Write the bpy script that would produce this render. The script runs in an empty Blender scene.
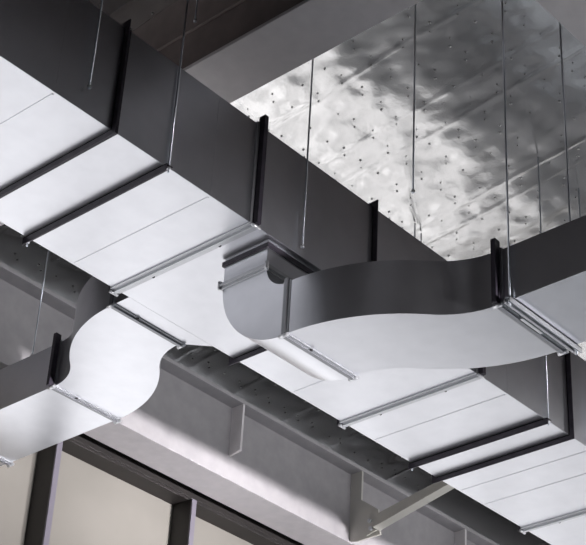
import bpy, bmesh, math, random
from mathutils import Vector, Matrix, noise
random.seed(7)
S = bpy.context.scene
C = S.collection
F = 1.6            # camera height above the hall floor; every height below is written relative to the camera

# ------------------------------------------------------------------ materials
def mat(name, col, rough=.5, metal=0., spec=.5):
    m = bpy.data.materials.new(name); m.use_nodes = True
    b = m.node_tree.nodes['Principled BSDF']
    b.inputs['Base Color'].default_value = (*col, 1)
    b.inputs['Roughness'].default_value = rough
    b.inputs['Metallic'].default_value = metal
    b.inputs['Specular IOR Level'].default_value = spec
    return m
def nodes(m): return m.node_tree.nodes, m.node_tree.links, m.node_tree.nodes['Principled BSDF']
def vary(m, scale, c0, c1, rough=None, bump=0., detail=3., kind='noise', dist=.01):
    n, l, b = nodes(m)
    tc = n.new('ShaderNodeTexCoord')
    if kind == 'noise':
        t = n.new('ShaderNodeTexNoise'); t.inputs['Detail'].default_value = detail; out = t.outputs['Fac']
    else:
        t = n.new('ShaderNodeTexVoronoi'); out = t.outputs['Color']
    t.inputs['Scale'].default_value = scale
    l.new(tc.outputs['Object'], t.inputs['Vector'])
    r = n.new('ShaderNodeValToRGB')
    r.color_ramp.elements[0].position = .3; r.color_ramp.elements[1].position = .7
    r.color_ramp.elements[0].color = (*c0, 1); r.color_ramp.elements[1].color = (*c1, 1)
    l.new(out, r.inputs['Fac']); l.new(r.outputs['Color'], b.inputs['Base Color'])
    if rough:
        mr = n.new('ShaderNodeMapRange')
        mr.inputs['To Min'].default_value, mr.inputs['To Max'].default_value = rough
        l.new(out, mr.inputs['Value']); l.new(mr.outputs['Result'], b.inputs['Roughness'])
    if bump:
        t2 = n.new('ShaderNodeTexNoise'); t2.inputs['Scale'].default_value = 2.2; t2.inputs['Detail'].default_value = 2
        l.new(tc.outputs['Object'], t2.inputs['Vector'])
        bp = n.new('ShaderNodeBump'); bp.inputs['Strength'].default_value = bump; bp.inputs['Distance'].default_value = dist
        l.new(t2.outputs['Fac'], bp.inputs['Height']); l.new(bp.outputs['Normal'], b.inputs['Normal'])
    return m
GALV = vary(mat('galvanised_sheet', (.7,.72,.75), .32, 1.), 7, (.592,.60,.63), (.632,.64,.67), (.31,.33), .08)
FLANGE = vary(mat('galvanised_flange', (.6,.61,.63), .36, .92), 18, (.46,.47,.49), (.50,.51,.53), (.41,.43))
CLEAT = mat('dull_cleat', (.24,.245,.26), .4, .9)
BRIGHT = mat('bright_zinc', (.62,.63,.65), .35, .8)
DARKSTEEL_SHADE = vary(mat('dark_steel_and_shade', (.03,.025,.035), .5, .3), 14, (.022,.018,.028), (.04,.034,.045))  # dark steel parts, and the painted-in shade of the joint ribs
ROD = mat('zinc_rod', (.55,.58,.63), .3, 1.)
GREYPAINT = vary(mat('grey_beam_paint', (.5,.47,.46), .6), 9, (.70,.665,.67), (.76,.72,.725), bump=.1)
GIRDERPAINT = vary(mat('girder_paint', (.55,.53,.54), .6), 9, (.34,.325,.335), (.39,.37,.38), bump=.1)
SHADEBROWN = vary(mat('beam_shade_brown', (.2,.16,.155), .7), 8, (.18,.145,.14), (.22,.18,.17))  # shade on the grey beams' webs and top flanges, painted in as brown
BRACEPAINT = mat('brace_paint', (.52,.5,.46), .55)
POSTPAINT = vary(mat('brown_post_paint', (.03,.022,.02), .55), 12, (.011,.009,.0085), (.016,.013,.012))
LITPOSTFACE = mat('lit_post_face', (.13,.12,.145), .5)  # lit copy of the post colour: lamp light painted into the front flange
BEIGE = vary(mat('beige_wall', (.6,.56,.48), .8), 1.3, (.155,.145,.127), (.185,.173,.153))
DARKWALL = vary(mat('grey_wall', (.1,.1,.11), .8), 2, (.085,.085,.095), (.12,.12,.13))
UPWALL = vary(mat('blue_grey_wall', (.4,.41,.44), .5), 2, (.66,.67,.71), (.76,.77,.80), bump=.3)
FLOORM = vary(mat('floor_concrete', (.2,.2,.21), .7), 1.5, (.43,.465,.50), (.48,.515,.55))
PIN = mat('pin_washer', (.42,.42,.42), .35, 1.)
DECK = vary(mat('dark_roof_deck', (.07,.06,.06), .8), 3, (.06,.05,.05), (.08,.07,.07))
GASKET = mat('gasket_black', (.02,.018,.02), .6)
def glow(name, col, s):
    m = bpy.data.materials.new(name); m.use_nodes = True
    n, l = m.node_tree.nodes, m.node_tree.links; n.clear()
    e = n.new('ShaderNodeEmission'); o = n.new('ShaderNodeOutputMaterial')
    e.inputs['Color'].default_value = (*col, 1); e.inputs['Strength'].default_value = s
    l.new(e.outputs[0], o.inputs[0]); return m
DAYLIGHT = glow('daylit_window_glass', (.99,.98,1.), 1.75)
SIDEFILL = glow('added_fill_glass', (1.,.985,.99), 3.4)  # glow of the fill windows added in the right wall
FOIL = mat('foil_facing', (.665,.66,.65), .2, 1.)
n, l, b = nodes(FOIL)
tc = n.new('ShaderNodeTexCoord')
t1 = n.new('ShaderNodeTexNoise'); t1.inputs['Scale'].default_value = 5; t1.inputs['Detail'].default_value = 1.5; t1.inputs['Distortion'].default_value = 0
t2 = n.new('ShaderNodeTexNoise'); t2.inputs['Scale'].default_value = 34; t2.inputs['Detail'].default_value = 2
l.new(tc.outputs['Object'], t1.inputs['Vector']); l.new(tc.outputs['Object'], t2.inputs['Vector'])
b1 = n.new('ShaderNodeBump'); b1.inputs['Strength'].default_value = .22; b1.inputs['Distance'].default_value = .02
b2 = n.new('ShaderNodeBump'); b2.inputs['Strength'].default_value = .12; b2.inputs['Distance'].default_value = .004
l.new(t1.outputs['Fac'], b1.inputs['Height']); l.new(t2.outputs['Fac'], b2.inputs['Height'])
l.new(b1.outputs['Normal'], b2.inputs['Normal']); l.new(b2.outputs['Normal'], b.inputs['Normal'])

# ------------------------------------------------------------------ helpers
def V(p): return Vector((p[0], p[1], p[2] + F))
class MB:
    def __init__(s): s.bm = bmesh.new()
    def poly(s, vs, mi=0):
        f = s.bm.faces.new([s.bm.verts.new(V(v)) for v in vs]); f.material_index = mi; return f
    def box(s, x0, x1, y0, y1, z0, z1, mi=0):
        v = [s.bm.verts.new(V((x, y, z))) for x in (x0, x1) for y in (y0, y1) for z in (z0, z1)]
        for q in ((0,1,3,2), (4,6,7,5), (0,4,5,1), (2,3,7,6), (0,2,6,4), (1,5,7,3)):
            s.bm.faces.new([v[i] for i in q]).material_index = mi
        return s
    def prism(s, prof, a, b, axis):
        """profile polygon extruded along an axis from a to b"""
        def P(u, w, t): return {'x': (t, u, w), 'y': (u, t, w), 'z': (u, w, t)}[axis]
        A = [s.bm.verts.new(V(P(u, w, a))) for u, w in prof]
        B = [s.bm.verts.new(V(P(u, w, b))) for u, w in prof]
        s.bm.faces.new(A); s.bm.faces.new(B[::-1])
        for i in range(len(prof)):
            j = (i + 1) % len(prof); s.bm.faces.new((A[i], B[i], B[j], A[j]))
        return s
    def strip(s, left, right, z0, z1):
        """rectangular duct swept in plan between two outlines"""
        rows = []
        for (a, b_) in zip(left, right):
            rows.append([s.bm.verts.new(V((*p, z))) for p, z in ((a, z0), (b_, z0), (b_, z1), (a, z1))])
        for r0, r1 in zip(rows, rows[1:]):
            for i in range(4):
                j = (i + 1) % 4; s.bm.faces.new((r0[i], r0[j], r1[j], r1[i]))
        s.bm.faces.new(rows[0]); s.bm.faces.new(rows[-1][::-1])
        return s
    def tube(s, a, b_, r, seg=10):
        a, b_ = V(a), V(b_); d = (b_ - a).normalized()
        t = d.orthogonal().normalized(); u = d.cross(t)
        A = []; B = []
        for i in range(seg):
            q = 2 * math.pi * i / seg; o = (t * math.cos(q) + u * math.sin(q)) * r
            A.append(s.bm.verts.new(a + o)); B.append(s.bm.verts.new(b_ + o))
        for i in range(seg):
            j = (i + 1) % seg; f = s.bm.faces.new((A[i], A[j], B[j], B[i])); f.smooth = True
        s.bm.faces.new(A[::-1]); s.bm.faces.new(B); return s
    def build(s, name, m, parent=None, bevel=0., smooth=False):
        bmesh.ops.recalc_face_normals(s.bm, faces=s.bm.faces)
        if smooth:
            for f in s.bm.faces: f.smooth = True
        me = bpy.data.meshes.new(name); s.bm.to_mesh(me); s.bm.free()
        for q in (m if isinstance(m, (list, tuple)) else [m]): me.materials.append(q)
        if smooth: me.set_sharp_from_angle(angle=math.radians(28))
        o = bpy.data.objects.new(name, me); C.objects.link(o)
        if parent:
            o.parent = parent; pm = parent.location.copy()
            q = parent.parent
            while q: pm += q.location; q = q.parent
            me.transform(Matrix.Translation(-pm))
        if bevel:
            md = o.modifiers.new('bevel', 'BEVEL'); md.width = bevel; md.segments = 2; md.limit_method = 'ANGLE'
        return o
def thing(name, label, cat, loc, group=None):
    o = bpy.data.objects.new(name, None); C.objects.link(o); o.location = V(loc)
    o.empty_display_size = .2
    o['label'] = label; o['category'] = cat
    if group: o['group'] = group
    return o
def struct(o): o['kind'] = 'structure'; return o

# ------------------------------------------------------------------ the hall
XL, XR, YN, YF, ZR = -12., 26., -16., 10., 7.8
def zc(y): return ZR - .10 * (y - 6)      # the roof falls towards the far wall
ZW = zc(YN) + .2
FL = -F
struct(MB().box(XL, XR, YN, YF + .3, FL - .2, FL).build('floor', FLOORM))
struct(MB().box(XL - .2, XL, YN, YF, FL, ZW).build('wall_left', DARKWALL))
struct(MB().box(XR, XR + .2, YN, YF, FL, ZW).build('wall_right', DARKWALL))
struct(MB().box(XL, XR, YN - .2, YN, FL, ZW).build('wall_near', DARKWALL))
WZ0, WZ1, BZ1 = -.6, 4.9, 6.3
w = MB()
w.box(XL, XR, YF, YF + .25, FL, WZ0)                    # solid below the windows
w.build('wall_far_base', DARKWALL)['kind'] = 'structure'
struct(MB().box(XL, XR, YF, YF + .25, WZ1, BZ1).build('wall_far', BEIGE))
struct(MB().box(XL, XR, YF, YF + .25, BZ1, ZR + .1).build('wall_far_top', UPWALL))
bpy.data.objects['wall_far_base'].name = 'wall_far_lower'
bpy.data.objects['wall_far_top'].name = 'wall_far_upper'

# foil-faced insulation under the roof: dimpled at every pin, ridged at every seam
seams = [-.4, .8, 2.0, 3.2, 4.3, 5.1, 5.75, 6.45, 7.05, 7.66, 7.96, 8.82, 9.02, 9.62, 10.3, 11.0, 11.9, 12.8]
def foil_z(x, y, pinned=True):
    h = .012 * noise.noise((x * 1.7, y * 1.5, 1.3)) + .006 * noise.noise((x * 4.3, y * 3.7, 7.7)) + .0015 * noise.noise((x * 10, y * 9, 4.7))
    for sx in seams:
        d = abs(x - sx + .012 * noise.noise((y * 1.5, sx, 0)))
        if d < .03: h -= .007 * (1 - d / .03) * (.35 + .65 * abs(noise.noise((y * 1.1, sx * 3, 5)) * 2))
    px = (x - 6.993) / .21; py = (y - 6.464) / .26
    d2 = ((px - round(px)) * .21) ** 2 + ((py - round(py)) * .26) ** 2
    if d2 < .006: h += .003 * (1 - d2 / .006)
    return zc(y) + h
bm = bmesh.new()
def sheet(x0, x1, y0, y1, st, mi=0, sty=None):
    nx = int((x1 - x0) / st) + 1; ny = int((y1 - y0) / (sty or st)) + 1
    g = [[bm.verts.new(V((x0 + (x1 - x0) * i / nx, y0 + (y1 - y0) * j / ny, foil_z(x0 + (x1 - x0) * i / nx, y0 + (y1 - y0) * j / ny)))) for j in range(ny + 1)] for i in range(nx + 1)]
    for i in range(nx):
        for j in range(ny):
            f = bm.faces.new((g[i][j], g[i][j+1], g[i+1][j+1], g[i+1][j])); f.smooth = True; f.material_index = mi
sheet(5.4, 12.6, 3.6, 10.0, .017, 0, .045)
for (a, b_, c_, d_) in ((XL, 5.4, YN, YF), (12.6, XR, YN, YF), (5.4, 12.6, YN, 3.6)):
    sheet(a, b_, c_, d_, .4, 2 if a == XL else 0)
def pin(x, y):
    z = foil_z(x, y) - .004; r = .0085 * random.uniform(.7, 1.3)
    a = [bm.verts.new(V((x + r * math.cos(q), y + r * math.sin(q), z))) for q in [k * math.pi / 4 for k in range(8)]]
    tip = bm.verts.new(V((x, y, z - .008)))
    for k in range(8): bm.faces.new((a[(k + 1) % 8], a[k], tip)).material_index = 1
    bm.faces.new(a).material_index = 1
for i in range(-8, 26):
    for j in range(-10, 13):
        x = 6.993 + i * .21 + random.uniform(-.02, .02); y = 6.464 + j * .26 + random.uniform(-.02, .02)
        if random.random() < .82: pin(x, y)
        if random.random() < .82: pin(x + .068, y + .05)
me = bpy.data.meshes.new('ceiling'); bm.to_mesh(me); bm.free()
me.materials.append(FOIL); me.materials.append(PIN); me.materials.append(DECK)
ce = bpy.data.objects.new('ceiling', me); C.objects.link(ce); struct(ce)

# posts, header and windows of the far wall
post_x = [7.61 + 1.585 * k for k in range(-11, 12)]
post_x = [x for x in post_x if XL < x < XR - .3]
PY = 9.75
wn = 1; tn = 1
for i, x in enumerate(post_x):
    if abs(x - 7.61) < .01 or abs(x - 9.195) < .01:
        first = x < 8
        p = thing('wall_post', 'dark brown steel wall post below the end of the shorter left branch duct' if first else
                  'dark brown steel wall post right of the other one, under the long girder', 'post', (x + .035, PY + .12, FL), 'brown wall posts')
        MB().box(x, x + .056, PY, PY + .02, FL, 6.17).build('front_flange', LITPOSTFACE, p, .003)
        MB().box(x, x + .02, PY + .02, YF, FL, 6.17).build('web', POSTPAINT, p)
    else:
        o = MB().box(x, x + .056, PY, PY + .02, FL, 6.17).box(x, x + .02, PY + .02, YF, FL, 6.17).build('trim_%d' % tn, POSTPAINT); struct(o); tn += 1
for x0, x1 in zip(post_x, post_x[1:]):
    o = struct(MB().box(x0 + .02, x1, YF + .06, YF + .08, WZ0, WZ1).build('window_%d' % wn, DAYLIGHT))
    fr = MB()
    for z in (WZ0, (WZ0 + WZ1) / 2 - .03, WZ1 - .06): fr.box(x0 + .02, x1, YF, YF + .06, z, z + .06)
    fr.build('window_frame', POSTPAINT, o)
    wn += 1
for k in range(5):  # unseen windows added in the right wall to lift the ambient light
    y0_ = -9 + 3.6 * k
    o = struct(MB().box(XR - .04, XR - .02, y0_, y0_ + 3.2, 0, 6.2).build('window_%d' % wn, SIDEFILL)); wn += 1
    fr = MB()
    for z in (0, 3.1, 6.14): fr.box(XR - .1, XR, y0_, y0_ + 3.2, z, z + .06)
    fr.build('window_frame', POSTPAINT, o)
h = MB().box(XL, XR, 9.80, YF, 6.17, 6.20).box(XL, XR, 9.80, 9.82, 6.20, 6.52).box(XL, XR, 9.80, YF, 6.52, 6.55).build('wall_header', POSTPAINT, None, .004)
h['label'] = 'dark brown horizontal steel header along the top of the beige wall'; h['category'] = 'beam'

# ------------------------------------------------------------------ steelwork
g = thing('girder', 'long grey steel girder with stiffener plates, behind the big duct', 'beam', (9, 9.45, 6.2))
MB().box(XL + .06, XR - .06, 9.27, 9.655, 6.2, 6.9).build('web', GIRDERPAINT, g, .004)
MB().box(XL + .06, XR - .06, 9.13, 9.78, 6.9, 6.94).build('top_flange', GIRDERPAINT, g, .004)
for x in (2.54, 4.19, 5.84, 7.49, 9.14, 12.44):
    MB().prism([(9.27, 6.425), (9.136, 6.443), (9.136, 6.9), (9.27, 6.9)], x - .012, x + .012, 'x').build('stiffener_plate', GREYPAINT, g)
MB().prism([(9.27, 6.215), (9.18, 6.19), (8.90, 6.19), (8.93, 6.45), (9.136, 6.6), (9.136, 6.9), (9.27, 6.9)], 10.79, 10.812, 'x').build('gusset_plate', BRACEPAINT, g)

br = thing('diagonal_brace', 'pale grey steel angle brace bolted to the girder, rising behind the big duct', 'brace', (10.78, 8.9, 6.2))
def byz(y): return 6.238 + (8.892 - y) * .2265
y0, y1 = 9.03, 6.05
dy = .0
MB().prism([(y0 + .01, byz(y0)), (y1, byz(y1)), (y1, byz(y1) + .13), (8.15, 6.54), (y0 + .02, 6.37)], 10.77, 10.788, 'x').build('upright_leg', BRACEPAINT, br)
b3 = MB()
v = [b3.bm.verts.new(V(p)) for p in ((10.69, y0 - .13, byz(y0 - .13)), (10.788, y0 - .13, byz(y0 - .13)), (10.788, y1, byz(y1)), (10.69, y1, byz(y1)),
     (10.69, y0 - .13, byz(y0 - .13) - .015), (10.788, y0 - .13, byz(y0 - .13) - .015), (10.788, y1, byz(y1) - .015), (10.69, y1, byz(y1) - .015))]
for q in ((0,1,2,3), (7,6,5,4), (0,4,5,1), (1,5,6,2), (2,6,7,3), (3,7,4,0)): b3.bm.faces.new([v[i] for i in q])
b3.build('bottom_leg', BRACEPAINT, br)
for yz in ((9.0, 6.335), (8.985, 6.255)):
    MB().tube((10.745, *yz), (10.772, *yz), .021, 6).build('bolt', BRIGHT, br)

def ibeam(name, label, axis, a0, a1, c0, c1, zb, zt):
    t = thing(name, label, 'beam', ((c0 + c1) / 2, (a0 + a1) / 2, zb) if axis == 'y' else ((a0 + a1) / 2, (c0 + c1) / 2, zb))
    def bx(u0, u1, z0, z1, nm, bv=.004, mm=None):
        q = MB(); q.box(u0, u1, a0, a1, z0, z1) if axis == 'y' else q.box(a0, a1, u0, u1, z0, z1)
        q.build(nm, mm or GREYPAINT, t, bv)
    m_ = (c0 + c1) / 2
    bx(c0, c1, zb, zb + .03, 'bottom_flange'); bx(c0 + .02, c1 - .02, zb + .03, zt - .03, 'web', .004, SHADEBROWN); bx(c0, c1, zt - .03, zt, 'top_flange', .004, SHADEBROWN)
    if axis == 'y':
        # the web is cut to the fall of the roof
        MB().prism([(a0, zt - .03), (a1, zt - .03), (a1, zc(a1)), (a0, zc(a0))], c0 + .02, c1 - .02, 'x').build('haunch', SHADEBROWN, t)
    return t
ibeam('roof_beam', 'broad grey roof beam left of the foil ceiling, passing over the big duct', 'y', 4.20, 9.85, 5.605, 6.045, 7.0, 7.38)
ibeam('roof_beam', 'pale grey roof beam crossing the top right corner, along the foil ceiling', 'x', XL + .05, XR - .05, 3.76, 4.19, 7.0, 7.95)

# ------------------------------------------------------------------ main supply duct
DX0, DX1, DY0, DY1, DZ0, DZ1 = -3.35, 16.95, 5.70, 6.895, 5.5, 6.242
D = thing('supply_duct', 'largest duct, wide galvanised run crossing the whole picture diagonally', 'duct', ((5.67 + 7.93) / 2, 6.3, DZ0))
joints = [5.67 + 2.255 * k for k in range(-3, 5)]
beads = [4.10, 5.30, 7.36, 8.26, 9.31, 9.62, 2.0, 3.0, 10.8, 11.9]
edges = [DX0] + joints + [DX1]
for a, b_ in zip(edges, edges[1:]):
    s_ = MB().box(a, b_, DY0, DY1, DZ0, DZ1)
    for x in beads:
        if a < x < b_:
            s_.box(x - .006, x + .006, DY0 + .02, DY1 - .02, DZ0 - .004, DZ0 + .002)
            s_.box(x - .004, x + .004, DY0 - .0015, DY0 + .002, DZ0 + .02, DZ1 - .02)
    s_.build('duct_section', GALV, D, .003)
def ring_x(x0, x1, y0, y1, z0, z1, o, name, m, parent, bev=.002):
    """rectangular collar standing o proud of a duct that runs along x"""
    q = MB()
    q.box(x0, x1, y0 - o, y0, z0 - o, z1 + o).box(x0, x1, y1, y1 + o, z0 - o, z1 + o)
    q.box(x0, x1, y0, y1, z0 - o, z0).box(x0, x1, y0, y1, z1, z1 + o)
    return q.build(name, m, parent, bev)
def ring_y(y0, y1, x0, x1, z0, z1, o, name, m, parent, bev=.002):
    q = MB()
    q.box(x0 - o, x0, y0, y1, z0 - o, z1 + o).box(x1, x1 + o, y0, y1, z0 - o, z1 + o)
    q.box(x0, x1, y0, y1, z0 - o, z0).box(x0, x1, y0, y1, z1, z1 + o)
    return q.build(name, m, parent, bev)
for jx in joints:
    f = ring_x(jx - .042, jx + .042, DY0, DY1, DZ0, DZ1, .010, 'flange_joint', FLANGE, D)
    ring_x(jx - .014, jx + .014, DY0, DY1, DZ0, DZ1, .026, 'flange_cleat', FLANGE, f)
    for y, yy in ((DY0 - .05, DY0), (DY1, DY1 + .05)):
        MB().box(jx - .020, jx + .012, y, yy, DZ0 - .012, DZ1 + .055).build('shaded_side_angle', DARKSTEEL_SHADE, f)  # galvanised rib with its shaded face painted near black
    for y in (DY0 + .3, DY1 - .32):
        MB().box(jx + .016, jx + .030, y - .007, y + .007, DZ0 - .022, DZ0 - .009).build('clip', GASKET, f)
    for y in (DY0 - .018, DY1 + .018):
        MB().tube((jx - .034, y, DZ0 - .02), (jx + .034, y, DZ0 - .02), .011, 6).build('corner_bolt', BRIGHT, f)
for sx in (-.01, 2.25, 4.51, 6.765, 9.02, 11.28, 13.53):
    s_ = MB()
    o = .042
    for (a, b_, oo) in ((sx - .003, sx + .003, o), (sx - .003, sx + .045, .006)):
        s_.box(a, b_, DY0 - oo, DY0, DZ0 - oo, DZ1 + oo).box(a, b_, DY1, DY1 + oo, DZ0 - oo, DZ1 + oo)
        s_.box(a, b_, DY0, DY1, DZ0 - oo, DZ0).box(a, b_, DY0, DY1, DZ1, DZ1 + oo)
    s_.build('stiffener_angle', DARKSTEEL_SHADE, D)

# ------------------------------------------------------------------ branches
def ogee(xa, ya, xb, yb, wa, n=20):
    """plan outlines of an S bend made of two equal arcs"""
    off, ln = xb - xa, abs(yb - ya); sg = 1 if yb > ya else -1
    th = 2 * math.atan2(off, ln); rad = ln / 2 / math.sin(th)
    L, R = [], []
    for k in range(2 * n + 1):
        a = th * k / n if k <= n else th * (2 * n - k) / n
        if k <= n: cx, cy = rad * (1 - math.cos(a)), rad * math.sin(a)
        else: cx, cy = off - rad * (1 - math.cos(a)), ln - rad * math.sin(a)
        nx, ny = math.cos(a), -math.sin(a)
        L.append((xa + cx - nx * wa / 2, ya + sg * (cy - ny * wa / 2)))
        R.append((xa + cx + nx * wa / 2, ya + sg * (cy + ny * wa / 2)))
    return L, R
def duct_flange(parent, y, x0, x1, z0, z1, strip=False):
    """slip-and-drive joint on a duct that runs along y"""
    f = ring_y(y - .03, y + .03, x0, x1, z0, z1, .008, 'flange_joint', FLANGE, parent)
    ring_y(y - .013, y + .013, x0, x1, z0, z1, .020, 'flange_cleat', CLEAT, f)
    for x in (x0 - .012, x1 + .012):
        MB().tube((x, y - .032, z0 - .012), (x, y + .032, z0 - .012), .013, 6).build('corner_bolt', BRIGHT, f)
    MB().box(x0 + .2, x0 + .213, y - .03, y - .013, z0 - .016, z0 - .006).build('clip', GASKET, f)
    return f
# right: drops out of the bottom of the main duct, turns through an elbow and offsets towards the camera
BX0, BX1, BZ0, BZ1 = 5.85, 6.452, 4.775, 5.132
EY0, EY1 = 5.745, 6.105         # the neck
OY = 5.56                       # outlet plane of the elbow
B = thing('branch_duct', 'branch duct with an elbow below the big duct, then an S bend to the right', 'duct', (6.15, 5.92, 5.5))
col = MB()
for (z0, z1, o) in ((5.452, 5.484, .012),):
    col.box(BX0 - o, BX0, EY0 - o, EY1 + o, z0, z1).box(BX1, BX1 + o, EY0 - o, EY1 + o, z0, z1).box(BX0, BX1, EY0 - o, EY0, z0, z1).box(BX0, BX1, EY1, EY1 + o, z0, z1)
col.build('collar', DARKSTEEL_SHADE, B)
MB().box(BX0, BX1, EY0, EY1, 5.31, 5.5).build('neck', GALV, B, .003)
j = MB()
for (z0, z1, o) in ((5.285, 5.335, .012), (5.300, 5.320, .024)):
    j.box(BX0 - o, BX0, EY0 - o, EY1 + o, z0, z1).box(BX1, BX1 + o, EY0 - o, EY1 + o, z0, z1).box(BX0, BX1, EY0 - o, EY0, z0, z1).box(BX0, BX1, EY1, EY1 + o, z0, z1)
j = j.build('slip_joint', FLANGE, B, .002)
for x, y in ((BX0 - .014, EY0 - .014), (BX0 - .014, EY1 + .014)):
    MB().tube((x, y, 5.28), (x, y, 5.34), .014, 6).build('corner_bolt', BRIGHT, j)
prof = [(EY0, 5.31)]
rt, rh = EY0 - OY, EY1 - OY
for k in range(9):
    a = math.radians(90 * k / 8); prof.append((OY + rt * math.cos(a), 5.31 - (5.31 - BZ1) * math.sin(a)))
for k in range(17):
    a = math.radians(90 - 90 * k / 16); prof.append((OY + rh * math.cos(a), 5.31 - (5.31 - BZ0) * math.sin(a)))
pr = [prof[0]]
for q in prof[1:]:
    if (q[0] - pr[-1][0]) ** 2 + (q[1] - pr[-1][1]) ** 2 > 1e-8: pr.append(q)
MB().prism(pr, BX0, BX1, 'x').build('elbow', GALV, B, 0, True)
duct_flange(B, OY, BX0, BX1, BZ0, BZ1)
L, R = ogee((BX0 + BX1) / 2, OY, 6.622, 4.40, .612)
MB().strip(L, R, BZ0, BZ1).build('offset_section', GALV, B, 0, True)
SX0, SX1 = 6.316, 6.928
f = duct_flange(B, 4.40, SX0, SX1, BZ0, BZ1)
MB().box(SX0 + .16, SX0 + .36, 4.355, 4.375, BZ0 - .026, BZ0 - .002).build('glint_strip', BRIGHT, f)  # bright strip modelled in place of a reflection on the cleat
MB().box(SX0 - .05, SX0 - .002, 4.385, 4.415, BZ0 - .005, BZ1 + .055).build('shaded_side_angle', DARKSTEEL_SHADE, B)  # joint rib, its shade put into the dark colour
MB().box(SX0, SX1, 1.9, 4.40, BZ0, BZ1).build('straight_section', GALV, B, .003)
duct_flange(B, 1.9, SX0, SX1, BZ0, BZ1)
MB().box(SX0, SX1, -3.5, 1.9, BZ0, BZ1).build('straight_section', GALV, B, .003)

# left: leaves the far side of the main duct, level with its bottom
A = thing('branch_duct', 'pale branch duct with an S bend, leaving the far side of the big duct', 'duct', (6.11, 7.0, 5.5))
TX0, TX1, TZ0, TZ1 = 5.785, 6.405, 5.5, 5.862
MB().prism([(TX0, DY1), (TX0, 7.05), (TX1, 7.05), (6.56, DY1)], TZ0, TZ1, 'z').build('tap_collar', GALV, A)
duct_flange(A, 7.05, TX0, TX1, TZ0, TZ1)
L, R = ogee((TX0 + TX1) / 2, 7.05, 6.597, 8.2, .615)
MB().strip(L, R, TZ0, TZ1).build('offset_section', GALV, A, 0, True)
UX0, UX1 = 6.288, 6.905
duct_flange(A, 8.2, UX0, UX1, TZ0, TZ1)
MB().box(UX0 - .05, UX0 - .002, 8.185, 8.215, TZ0 - .005, TZ1 + .055).build('shaded_side_angle', DARKSTEEL_SHADE, A)  # same rib on the left branch, shade put into the dark colour
MB().box(UX0, UX1, 8.2, 9.405, TZ0, TZ1).build('straight_section', GALV, A, .003)
duct_flange(A, 9.405, UX0, UX1, TZ0, TZ1)
MB().box(UX0, UX1, 9.405, YF - .002, TZ0, TZ1).build('straight_section', GALV, A, .003)

# ------------------------------------------------------------------ hangers
def rod_mesh(x, y, z0, z1, parent, r=.006):
    q = MB().tube((x, y, z0), (x, y, z1), r, 8).build('hanger_rod', ROD, parent)
    return q
def nut(x, y, z, parent): MB().tube((x, y, z), (x, y, z + .014), .014, 6).build('nut', BRIGHT, parent)
def trapeze(label, bar, rods, zb, m):
    x0, x1, y0, y1 = bar
    t = thing('trapeze_hanger', label, 'hanger', ((x0 + x1) / 2, (y0 + y1) / 2, zb - .05), 'trapeze hangers under the ducts')
    q = MB()
    if x1 - x0 < y1 - y0:   # bar along y, an angle: upright leg towards -x and a flat leg under the duct
        q.box(x0, x0 + .006, y0, y1, zb - .05, zb - .001).box(x0, x1, y0, y1, zb - .007, zb - .001)
    else:
        q.box(x0, x1, y0, y1, zb - .007, zb - .001).box(x0, x1, y0, y0 + .006, zb - .036, zb - .001).box(x0, x1, y1 - .006, y1, zb - .036, zb - .001)
    q.build('bar', m, t)
    for (x, y) in rods:
        rod_mesh(x, y, zb - .05, zc(y) - .01, t); nut(x, y, zb - .024, t)
    return t
trapeze('dark trapeze bar under the left half of the big duct', (4.915, 4.965, 5.674, 6.920), ((4.945, 5.686), (4.945, 6.906)), DZ0, DARKSTEEL_SHADE)
trapeze('dark trapeze bar under the lower right stretch of the big duct', (8.705, 8.755, 5.674, 6.920), ((8.735, 5.686), (8.735, 6.906)), DZ0, DARKSTEEL_SHADE)
trapeze('pale strut hanger under the right branch duct, just beyond its S bend', (6.27, 6.975, 4.295, 4.337), ((6.297, 4.314), (6.948, 4.314)), BZ0, FLANGE)
def single(label, x, y, z0, clip=True):
    t = thing('threaded_rod', label, 'rod', (x, y, z0), 'single threaded rods')
    rod_mesh(x, y, z0, zc(y) - .01, t)
    nut(x, y, z0 + .004, t)
    return t
single('bright thin rod at top left, hanging before the big duct side', 4.293, 5.668, 5.635)
single('thin rod ending just above the elbow collar of the right branch', 6.07, 5.668, 5.535)
single('thin rod hanging free in front of the foil, over the S bend', 6.303, 5.0, 5.785)
single('short bright rod beside the roof beam at the top left', 5.566, 6.3, 7.35)
single('thin faint rod rising behind the big duct, left of the S bend', 8.875, 6.95, 5.6)
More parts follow.
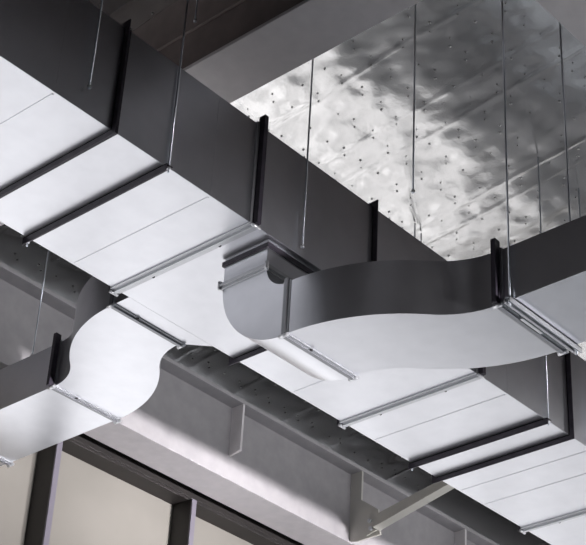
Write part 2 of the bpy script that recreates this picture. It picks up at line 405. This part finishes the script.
single('pale rod in front of the girder, dropping to the top of the left branch duct', 6.312, 8.53, 5.866)
single('faint rod at the right edge above the right branch duct', 9.28, 5.668, 5.55)

# ------------------------------------------------------------------ light
def area(name, loc, target, sx, sy, power, col):
    d = bpy.data.lights.new(name, 'AREA'); d.shape = 'RECTANGLE'; d.size = sx; d.size_y = sy; d.energy = power; d.color = col
    o = bpy.data.objects.new(name, d); C.objects.link(o); o.location = V(loc)
    o.rotation_euler = (V(target) - V(loc)).to_track_quat('-Z', 'Y').to_euler(); return o
for k in (-1, 0, 1):
    area('floodlight', (11 + 3 * k, -9, -.38), (9 + 3 * k, 10, 5.75), 1.6, .7, 54, (1., .97, 1.)).data.spread = math.radians(12)
area('added_duct_top_fill', (9, 6.8, 6.36), (9, 10, 7.15), 8.0, .15, 14, (.95, .97, 1.)).data.spread = math.radians(70)  # unseen fill added above the duct to brighten the strip behind it
W = bpy.data.worlds.new('World'); S.world = W; W.use_nodes = True
W.node_tree.nodes['Background'].inputs['Color'].default_value = (.6, .7, .9, 1)
W.node_tree.nodes['Background'].inputs['Strength'].default_value = .3

# ------------------------------------------------------------------ camera
yaw, pitch, roll = [math.radians(a) for a in (43.37147, 32.80094, 3.37252)]
fw = Vector((math.cos(yaw) * math.cos(pitch), math.sin(yaw) * math.cos(pitch), math.sin(pitch)))
r0 = Vector((math.sin(yaw), -math.cos(yaw), 0)); u0 = r0.cross(fw)
r = r0 * math.cos(roll) + u0 * math.sin(roll); u = -r0 * math.sin(roll) + u0 * math.cos(roll)
cd = bpy.data.cameras.new('camera'); cd.sensor_width = 36; cd.lens = 36 * 1638.29 / 586; cd.clip_end = 200
co = bpy.data.objects.new('camera', cd); C.objects.link(co)
M = Matrix((r, u, -fw)).transposed().to_4x4(); M.translation = Vector((0, 0, F))
co.matrix_world = M
S.camera = co
S.view_settings.view_transform = 'Standard'; S.view_settings.look = 'None'
S.view_settings.gamma = 1; S.view_settings.exposure = 0; S.view_settings.use_curve_mapping = False
